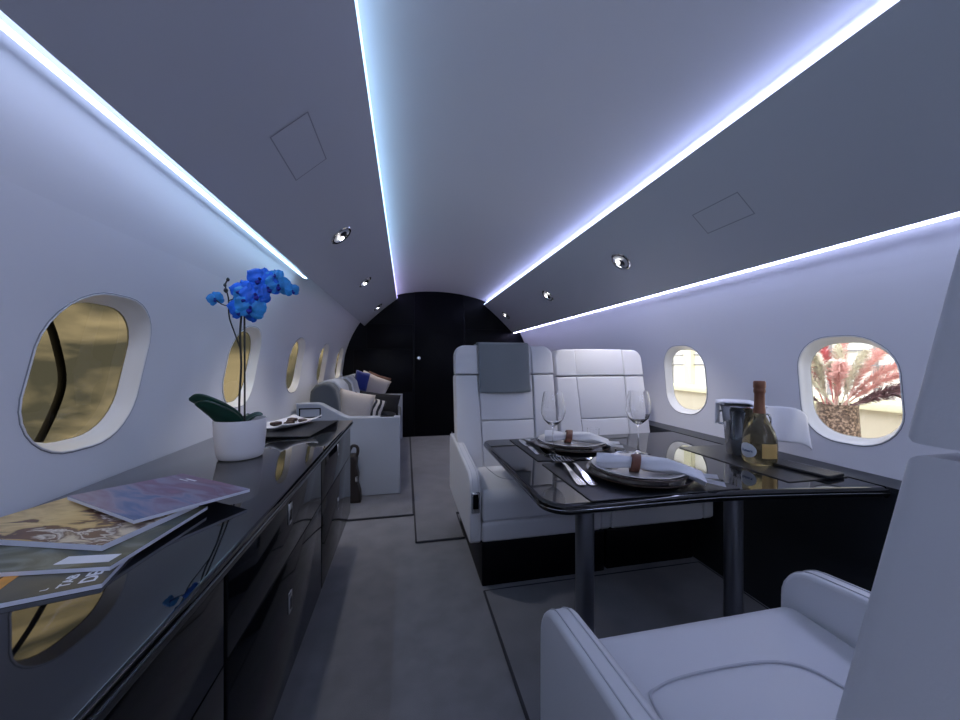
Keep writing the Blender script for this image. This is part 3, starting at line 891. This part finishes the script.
for p, r in (((-.047, -.004, .580), .0075), ((-.040, -.004, .618), .006), ((-.050, -.004, .598), .0055)):
    lathe(b, [(0, -r * 1.3), (r * .8, -r * .6), (r, 0), (r * .7, r * .8), (0, r * 1.4)], 10, Matrix.Translation(p))
link('flower_bud', b, STEM, t)
def flower(p, face, size, roll=0, m=PETAL):
    f = Vector(face).normalized(); up = Vector((0, 0, 1)); x = up.cross(f).normalized(); u = f.cross(x)
    M = Matrix.Translation(p) @ Matrix((x, u, f)).transposed().to_4x4() @ Matrix.Rotation(R(roll), 4, 'Z')
    b = B()
    def petal(ang, length, width, cup, zoff):
        t2 = bmesh.new()
        def fn(a, v):
            q = 2 * v - 1; w = width * math.sin(PI * (.08 + .86 * a)) ** .6 * (1 if a < .99 else .6)
            return (q * w, length * a, zoff + cup * (a ** 2) - .25 * width * q * q + .03 * size * math.sin(a * 9 + q * 4))
        grid(t2, fn, 8, 8); merge(b, t2, M @ Matrix.Rotation(R(ang), 4, 'Z'))
    for a in (0, 122, 238): petal(a, size * .52, size * .21, -.06 * size, -.004)
    for a in (68, -68): petal(a, size * .54, size * .33, .05 * size, .0)
    o = link('flower', b, m, t, smooth=70)
    b = B(); t2 = bmesh.new(); grid(t2, lambda a, v: ((2 * v - 1) * size * .10 * math.sin(PI * (.15 + .8 * a)), -size * .05 - size * .22 * a, size * (.06 + .16 * math.sin(PI * a * .8)) - (2 * v - 1) ** 2 * size * .05), 6, 6); merge(b, t2, M)
    lathe(b, [(0, size * .13), (size * .05, size * .10), (size * .06, 0)], 10, M)
    link('flower_lip', b, PETALD, t).parent = o
V = Vector
base = [((-.082, -.004, .550), (.05, -1, .0), .052, 20, PETALC), ((.006, -.020, .582), (-.3, -1, .2), .078, 10, PETAL), ((.026, -.024, .556), (.1, -1, 0), .082, -20, PETALC),
        ((.005, -.016, .515), (-.2, -1, -.1), .088, 5, PETAL), ((.044, -.030, .520), (.3, -1, 0), .096, -10, PETALC), ((.060, -.028, .565), (.2, -1, .1), .094, 20, PETAL),
        ((.070, -.012, .622), (.0, -1, .15), .094, -12, PETAL), ((.098, -.016, .592), (.3, -1, 0), .080, 25, PETAL), ((.130, -.008, .604), (.4, -1, 0), .082, 0, PETALC), ((.118, -.006, .640), (.1, -1, .4), .058, 10, PETALC), ((.178, -.004, .588), (.6, -1, -.2), .050, 15, PETALC),
        ((.040, .012, .500), (.1, -1, -.3), .060, 40, PETAL)]
for p, f_, s_, r_, m_ in base: flower(p, f_, s_, r_, m_)

# ------------------------------------------------------------------ tray mat, dish of chocolates
b = B(); prism(b, rrect(.30, .40, .008, 3), 0, .003, 'Z', bev=.001, seg=1); o = link('tray_mat', b, PMAT); o.location = (-.520, 1.800, ZC + .0003); o.rotation_euler = (0, 0, R(-6))
tag(o, 'dark rectangular mat at the far end of the worktop', 'mat')
b = B()
def dish(u, v):
    x = (u - .5) * .155; y = (v - .5) * .27
    return (x, y, .004 + .020 * (abs(2 * u - 1)) ** 2.2 + .012 * (abs(2 * v - 1)) ** 2.5)
grid(b, dish, 14, 18); o = link('serving_dish', b, POTW, smooth=70); solidify(o, .005, 1); o.location = (-.548, 1.855, ZC + .0036); o.rotation_euler = (0, 0, R(-22))
tag(o, 'white curved rectangular dish holding chocolates on the dark mat', 'dish')
Md = Matrix.Translation((-.548, 1.855, ZC + .0036)) @ Matrix.Rotation(R(-22), 4, 'Z')
for i, (x, y, w) in enumerate(((-.035, -.045, 'nearest chocolate piece, left in the white dish'), (.022, -.030, 'chocolate piece right of the nearest one in the dish'), (-.010, .020, 'chocolate piece in the middle of the white dish'), (.034, .050, 'chocolate piece at the far right of the dish'), (-.038, .070, 'chocolate piece at the far left of the dish'))):
    b = B(); box(b, -.017, .017, -.022, .022, 0, .016, .006, 3); o = link('chocolate', b, CHOC); p = Md @ Vector((x, y, .0100)); o.location = p; o.rotation_euler = (0, 0, R(20 * i - 30))
    tag(o, w, 'chocolate', 'chocolates in the white dish')

# ------------------------------------------------------------------ sofa
t = thing('sofa', 'grey and white sofa along the left wall before the bulkhead', 'sofa', (-.4, 3.7, .0107))
T = Matrix.Translation((.4, -3.7, -.0107))
def arm(y0, y1):
    b = B()
    pts = [(-.500, .0115), (-.044, .0115), (-.044, .586), (-.415, .592), (-.45, .606), (-.60, .695), (-.63, .703), (-.765, .703), (-.762, .55), (-.715, .40), (-.64, .2)]
    prism(b, pts, y0, y1, 'Y', bev=.008, seg=3, M=T); return link('arm_panel', b, SOFAW, t)
a1 = arm(2.735, 2.835); arm(4.66, 4.76)
b = B()
for (x0, x1, z0, z1) in ((-.745, -.600, .622, .630), (-.745, -.600, .560, .568), (-.745, -.737, .560, .630), (-.608, -.600, .560, .630)): box(b, x0 - .0, x1, 2.731, 2.738, z0 + .04, z1 + .04, M=T)
link('pocket_frame', b, BLACKSAT, t, smooth=0).parent = a1
b = B(); box(b, -.19, -.09, 2.76, 2.81, .586, .592, .002, 2, M=T); link('arm_switch', b, BLACKSAT, t).parent = a1
b = B(); box(b, -.60, -.075, 2.836, 4.659, .03, .30, .01, 2, M=T); link('sofa_base', b, SOFAW, t)
for i in range(3):
    y0 = 2.838 + .607 * i
    b = B(); box(b, -.62, -.060, y0 + .002, y0 + .604, .302, .440, .03, 4, M=T); link('seat_cushion', b, SOFAG, t)
    prof = [(-.690, .445), (-.470, .445), (-.500, .70), (-.520, .79), (-.56, .835), (-.61, .842), (-.665, .825), (-.70, .78), (-.715, .60)]
    b = B(); prism(b, prof, y0 + .004, y0 + .602, 'Y', bev=.025, seg=4, M=T); bc = link('back_cushion', b, SOFAG, t, smooth=60)
    p2 = [(-.455, .66), (-.487, .712), (-.508, .80), (-.552, .850), (-.61, .858), (-.672, .840), (-.712, .79), (-.715, .70), (-.69, .70), (-.60, .72)]
    b = B(); prism(b, p2, y0 + .16, y0 + .52, 'Y', bev=.012, seg=3, M=T); link('headrest_cover', b, SOFAW, t, smooth=60).parent = bc

def pillow(name_label, m, w, h, th, loc, rot, extra=None):
    b = B()
    def side(sg):
        def fn(u, v):
            a, c = 2 * u - 1, 2 * v - 1
            k = (1 - a ** 4) ** .6 * (1 - c ** 4) ** .6 if abs(a) < 1 and abs(c) < 1 else 0
            pin = 1 - .07 * (1 - abs(a * c)) * (abs(a) ** 6 + abs(c) ** 6)
            return (w / 2 * a * pin, sg * th / 2 * k, h / 2 * c * pin)
        return fn
    grid(b, side(1), 14, 14); t2 = bmesh.new(); grid(t2, side(-1), 14, 14); merge(b, t2)
    bmesh.ops.remove_doubles(b, verts=b.verts, dist=1e-4)
    o = link('throw_pillow', b, m, smooth=70); o.location = loc; o.rotation_euler = rot
    tag(o, name_label, 'pillow', 'throw pillows on the sofa')
    return o
ZIG = bpy.data.materials.new('black white weave'); ZIG.use_nodes = True
_nt = ZIG.node_tree; _w = _nt.nodes.new('ShaderNodeTexWave'); _w.inputs['Scale'].default_value = 7; _w.inputs['Distortion'].default_value = 6
_c = _nt.nodes.new('ShaderNodeValToRGB'); _c.color_ramp.interpolation = 'CONSTANT'; _c.color_ramp.elements[1].position = .5
_c.color_ramp.elements[0].color = (.01, .01, .012, 1); _c.color_ramp.elements[1].color = srgb(215, 210, 205)
_t = _nt.nodes.new('ShaderNodeTexCoord'); _nt.links.new(_t.outputs['Object'], _w.inputs['Vector']); _nt.links.new(_w.outputs['Fac'], _c.inputs['Fac']); _nt.links.new(_c.outputs['Color'], _nt.nodes['Principled BSDF'].inputs['Base Color'])
pillow('cream linen pillow nearest the viewer, leaning on the sofa back', CREAM, .28, .31, .13, (-.405, 2.98, .612), (R(-12), R(14), R(14)))
pillow('black and white patterned pillow behind the cream one on the sofa', ZIG, .28, .27, .10, (-.330, 3.15, .580), (R(-16), R(20), R(10)))
pillow('small black pillow lying flat at the front of the sofa seat', BLACKF, .26, .22, .09, (-.20, 3.22, .500), (R(-70), R(4), R(12)))
pillow('large black pillow standing in the middle of the sofa', BLACKF, .40, .22, .12, (-.262, 3.66, .585), (R(-14), R(8), R(4)))
pillow('pinkish white pillow at the far end of the sofa', CREAM, .34, .33, .13, (-.385, 4.26, .690), (R(-12), R(24), R(6)))
pillow('blue velvet pillow at the far end, against the sofa back', BLUEF, .16, .22, .10, (-.480, 4.08, .790), (R(-10), R(16), R(20)))
pillow('brown pillow behind the pinkish one at the far sofa end', BROWNF, .28, .34, .11, (-.365, 4.46, .690), (R(-10), R(20), R(0)))

t = thing('shoulder_bag', 'slim dark brown bag standing on the floor between sideboard and sofa', 'bag', (-.372, 2.655, .0108))
b = B(); prism(b, [(-.055, 0), (.060, 0), (.056, .07), (.038, .13), (.044, .19), (.030, .25), (.036, .30), (.020, .335), (-.03, .335), (-.045, .25)], -.05, .05, 'Y', bev=.016, seg=3); link('bag_body', b, BAG, t, smooth=60)
b = B(); tube(b, spline([(-.025, 0, .32), (-.02, .0, .36), (.0, 0, .392), (.030, 0, .385), (.036, 0, .35), (.024, 0, .31)], 7), .011, 8); link('bag_strap', b, BAG, t)
b = B(); box(b, .026, .040, -.055, -.045, .15, .19, .003, 2); link('bag_buckle', b, CHROME, t)

# ------------------------------------------------------------------ outside the windows
# curved black cable-like pole outside nearest left window
b = B(); pts = spline([(-.872, 1.00, 1.30), (-.866, 1.045, 1.17), (-.865, 1.073, 1.108), (-.865, 1.093, 1.055), (-.865, 1.112, .967), (-.865, 1.101, .904), (-.866, 1.056, .812), (-.872, .99, .70), (-.885, .92, .50), (-.89, .90, -.05)], 8)
tube(b, pts, .0078, 10)
tag(link('curved_pole', b, BLACKF, smooth=60), 'black curved pole standing outside the nearest left window', 'pole')
# terrace, parapet, facade on the right
b = B(); box(b, 1.95, 9, -4, 14, -.06, -.01); struct(link('ground_right', b, BEIGE, smooth=0))
b = B(); box(b, 3.2, 3.45, -1, 11, -.01, .665, .004, 1)
o = link('parapet_wall', b, BEIGE); tag(o, 'beige low parapet wall outside the right windows', 'wall')
b = B(); box(b, 3.15, 3.50, -1, 11, .665, .72, .006, 2); link('coping', b, MULL, o)
bd = thing('glazed_building', 'bright white building with glazing bars beyond the parapet', 'building', (4.9, 5, -.01))
T = Matrix.Translation((-4.9, -5, .01))
b = B(); box(b, 4.9, 5.1, -2, 14, -.01, 3.2, M=T); link('facade', b, FACADE, bd, smooth=0)
b = B()
for i in range(9): box(b, 4.82, 4.90, 1.0 + 1.42 * i, 1.16 + 1.42 * i, -.01, 3.2, M=T)
link('pilaster', b, MULL, bd, smooth=0)
b = B()
for i in range(32): box(b, 4.865, 4.90, .30 + .42 * i, .325 + .42 * i, -.01, 3.2, M=T)
for z in (.95, 1.12, 1.30, 1.48, 1.7, 2.0): box(b, 4.87, 4.90, -1, 13, z, z + .018, M=T)
link('glazing_bars', b, GREYBUILD, bd, smooth=0)

# potted pampas
QX, QY, QZ = 2.475, 1.61, .30
b = B(); box(b, QX - .2, QX + .2, QY - .2, QY + .2, -.01, QZ, .01, 2)
tag(link('pot_stand', b, BEIGE), 'beige block under the mosaic pot outside the nearest right window', 'stand')
pt = thing('potted_pampas', 'dried pink pampas grass in a brown mosaic pot outside the nearest right window', 'potted plant', (QX, QY, QZ + .001))
b = B(); lathe(b, [(0, .004), (.060, 0), (.08, .02), (.095, .12), (.099, .24), (.092, .36), (.088, .445), (.093, .452), (.088, .455), (.080, .44), (.082, .3), (0, .28)], 40); link('pot', b, POTB, pt, smooth=50)
def plume(tip, m, fat, n=620, seed=0):
    rnd = random.Random(seed); b = B()
    p0 = Vector((rnd.uniform(-.04, .04), rnd.uniform(-.04, .04), .40)); tip = Vector(tip)
    mid = (p0 + tip) / 2 + Vector((0, 0, .05))
    cs = spline([p0, mid, tip], 14); tube(b, cs, .004, 5)
    N = len(cs) - 1
    for k in range(n):
        u = .22 + .78 * rnd.random(); i = min(int(u * N), N - 1); p = cs[i].lerp(cs[i + 1], u * N - i)
        d = (cs[i + 1] - cs[i]).normalized()
        a = d.orthogonal().normalized(); a = Matrix.Rotation(rnd.uniform(0, 2 * PI), 3, d) @ a
        L_ = fat * (math.sin(PI * min(1, (u - .16) / .9)) ** .7 + .12) * rnd.uniform(.6, 1.15)
        q = p + a * L_ * .8 + d * L_ * .75 + Vector((0, 0, -.15 * L_))
        w = d.cross(a) * .0019
        m1 = p.lerp(q, .5) + d * L_ * .1
        v = [b.verts.new(x) for x in (p - w, p + w, m1 + w * 1.4, q, m1 - w * 1.4)]
        b.faces.new((v[0], v[1], v[2], v[4])); b.faces.new((v[4], v[2], v[3]))
    me = link('plume', b, m, pt, smooth=0); return me
PLS = [((-.22, .17, .80), PL_PINK), ((-.10, .20, .86), PL_ROSE), ((.02, .10, .88), PL_ROSE), ((.12, .05, .84), PL_PINK), ((.20, -.10, .80), PL_PINK), ((.16, -.26, .74), PL_PINK), ((.10, -.36, .70), PL_PINK),
       ((-.26, .10, .68), PL_CREAM), ((-.14, .02, .74), PL_CREAM), ((.02, -.12, .76), PL_CREAM), ((-.06, -.02, .70), PL_CREAM), ((.08, -.40, .60), PL_DARK), ((.03, -.46, .56), PL_DARK), ((-.20, .22, .56), PL_DARK), ((-.05, .12, .78), PL_ROSE), ((.0, .0, .80), PL_CREAM), ((-.16, -.12, .70), PL_PINK)]
for i, (tip, m) in enumerate(PLS): plume(tip, m, .054, seed=i)

# ------------------------------------------------------------------ light
w = bpy.data.worlds.new('World'); sc.world = w; w.use_nodes = True
nt = w.node_tree; bg = nt.nodes['Background']
tc = nt.nodes.new('ShaderNodeTexCoord'); mp = nt.nodes.new('ShaderNodeMapping'); mp.inputs['Scale'].default_value = (1.6, 1.6, 4.2); mp.inputs['Location'].default_value = (.3, .9, .15)
n = nt.nodes.new('ShaderNodeTexNoise'); n.inputs['Scale'].default_value = 2.2; n.inputs['Detail'].default_value = 5; n.inputs['Distortion'].default_value = .5
cr = nt.nodes.new('ShaderNodeValToRGB')
cr.color_ramp.elements[0].position = .42; cr.color_ramp.elements[0].color = (.22, .25, .29, 1)
cr.color_ramp.elements[1].position = .58; cr.color_ramp.elements[1].color = (1, .98, .95, 1)
nt.links.new(tc.outputs['Generated'], mp.inputs['Vector']); nt.links.new(mp.outputs['Vector'], n.inputs['Vector'])
nt.links.new(n.outputs['Fac'], cr.inputs['Fac']); nt.links.new(cr.outputs['Color'], bg.inputs['Color'])
sx = nt.nodes.new('ShaderNodeSeparateXYZ'); nt.links.new(tc.outputs['Generated'], sx.inputs['Vector'])
mr = nt.nodes.new('ShaderNodeMapRange'); mr.inputs['From Min'].default_value = .10; mr.inputs['From Max'].default_value = .50
mr.inputs['To Min'].default_value = 0; mr.inputs['To Max'].default_value = 9
nt.links.new(sx.outputs['Z'], mr.inputs['Value'])
mx = nt.nodes.new('ShaderNodeMapRange'); mx.inputs['From Min'].default_value = .15; mx.inputs['From Max'].default_value = -.25
mx.inputs['To Min'].default_value = 0; mx.inputs['To Max'].default_value = 1; nt.links.new(sx.outputs['X'], mx.inputs['Value'])
m1_ = nt.nodes.new('ShaderNodeMath'); m1_.operation = 'MULTIPLY'; nt.links.new(mr.outputs['Result'], m1_.inputs[0]); nt.links.new(mx.outputs['Result'], m1_.inputs[1])
m2_ = nt.nodes.new('ShaderNodeMath'); m2_.operation = 'ADD'; m2_.inputs[1].default_value = 3.8; nt.links.new(m1_.outputs[0], m2_.inputs[0]); nt.links.new(m2_.outputs[0], bg.inputs['Strength'])
bg.inputs['Strength'].default_value = 5.5

def area(name, loc, rot, sx, sy, power, col):
    l = bpy.data.lights.new(name, 'AREA'); l.shape = 'RECTANGLE'; l.size = sx; l.size_y = sy; l.energy = power; l.color = col
    o = bpy.data.objects.new(name, l); C.objects.link(o); o.location = loc; o.rotation_euler = rot; return o
area('aft_fill_light', (.45, -1.45, 1.25), (R(82), 0, 0), 1.4, .9, 6.5, (.78, .86, 1))  # unseen soft fill added behind the camera to brighten the cabin, no real fixture
for nm, x, z, ys in (('spot_left', -.31, 1.63, (1.95, 3.05, 4.40)), ('spot_right', 1.255, 1.58, (1.93, 3.06, 4.45))):
    for y in ys:
        l = bpy.data.lights.new(nm, 'SPOT'); l.energy = 14; l.spot_size = R(90); l.spot_blend = .6; l.shadow_soft_size = .02; l.color = (1, .95, .9)
        o = bpy.data.objects.new(nm, l); C.objects.link(o); o.location = (x, y, z - .02)

# ------------------------------------------------------------------ camera and view
cam = bpy.data.cameras.new('camera'); co = bpy.data.objects.new('camera', cam); C.objects.link(co)
cam.sensor_fit = 'HORIZONTAL'; cam.sensor_width = 36; cam.lens = 36 * 355 / 960
cam.clip_start = .02
TH = math.atan(74 / 355)
co.location = (0, 0, 1); co.rotation_euler = (R(90) , 0, -TH)
cam.shift_y = 2 / 960
sc.camera = co
sc.view_settings.view_transform = 'Standard'
sc.view_settings.exposure = 0
sc.cycles.use_denoising = True
sc.cycles.max_bounces = 10
sc.cycles.diffuse_bounces = 5
sc.cycles.transparent_max_bounces = 16
sc.cycles.sample_clamp_indirect = 6
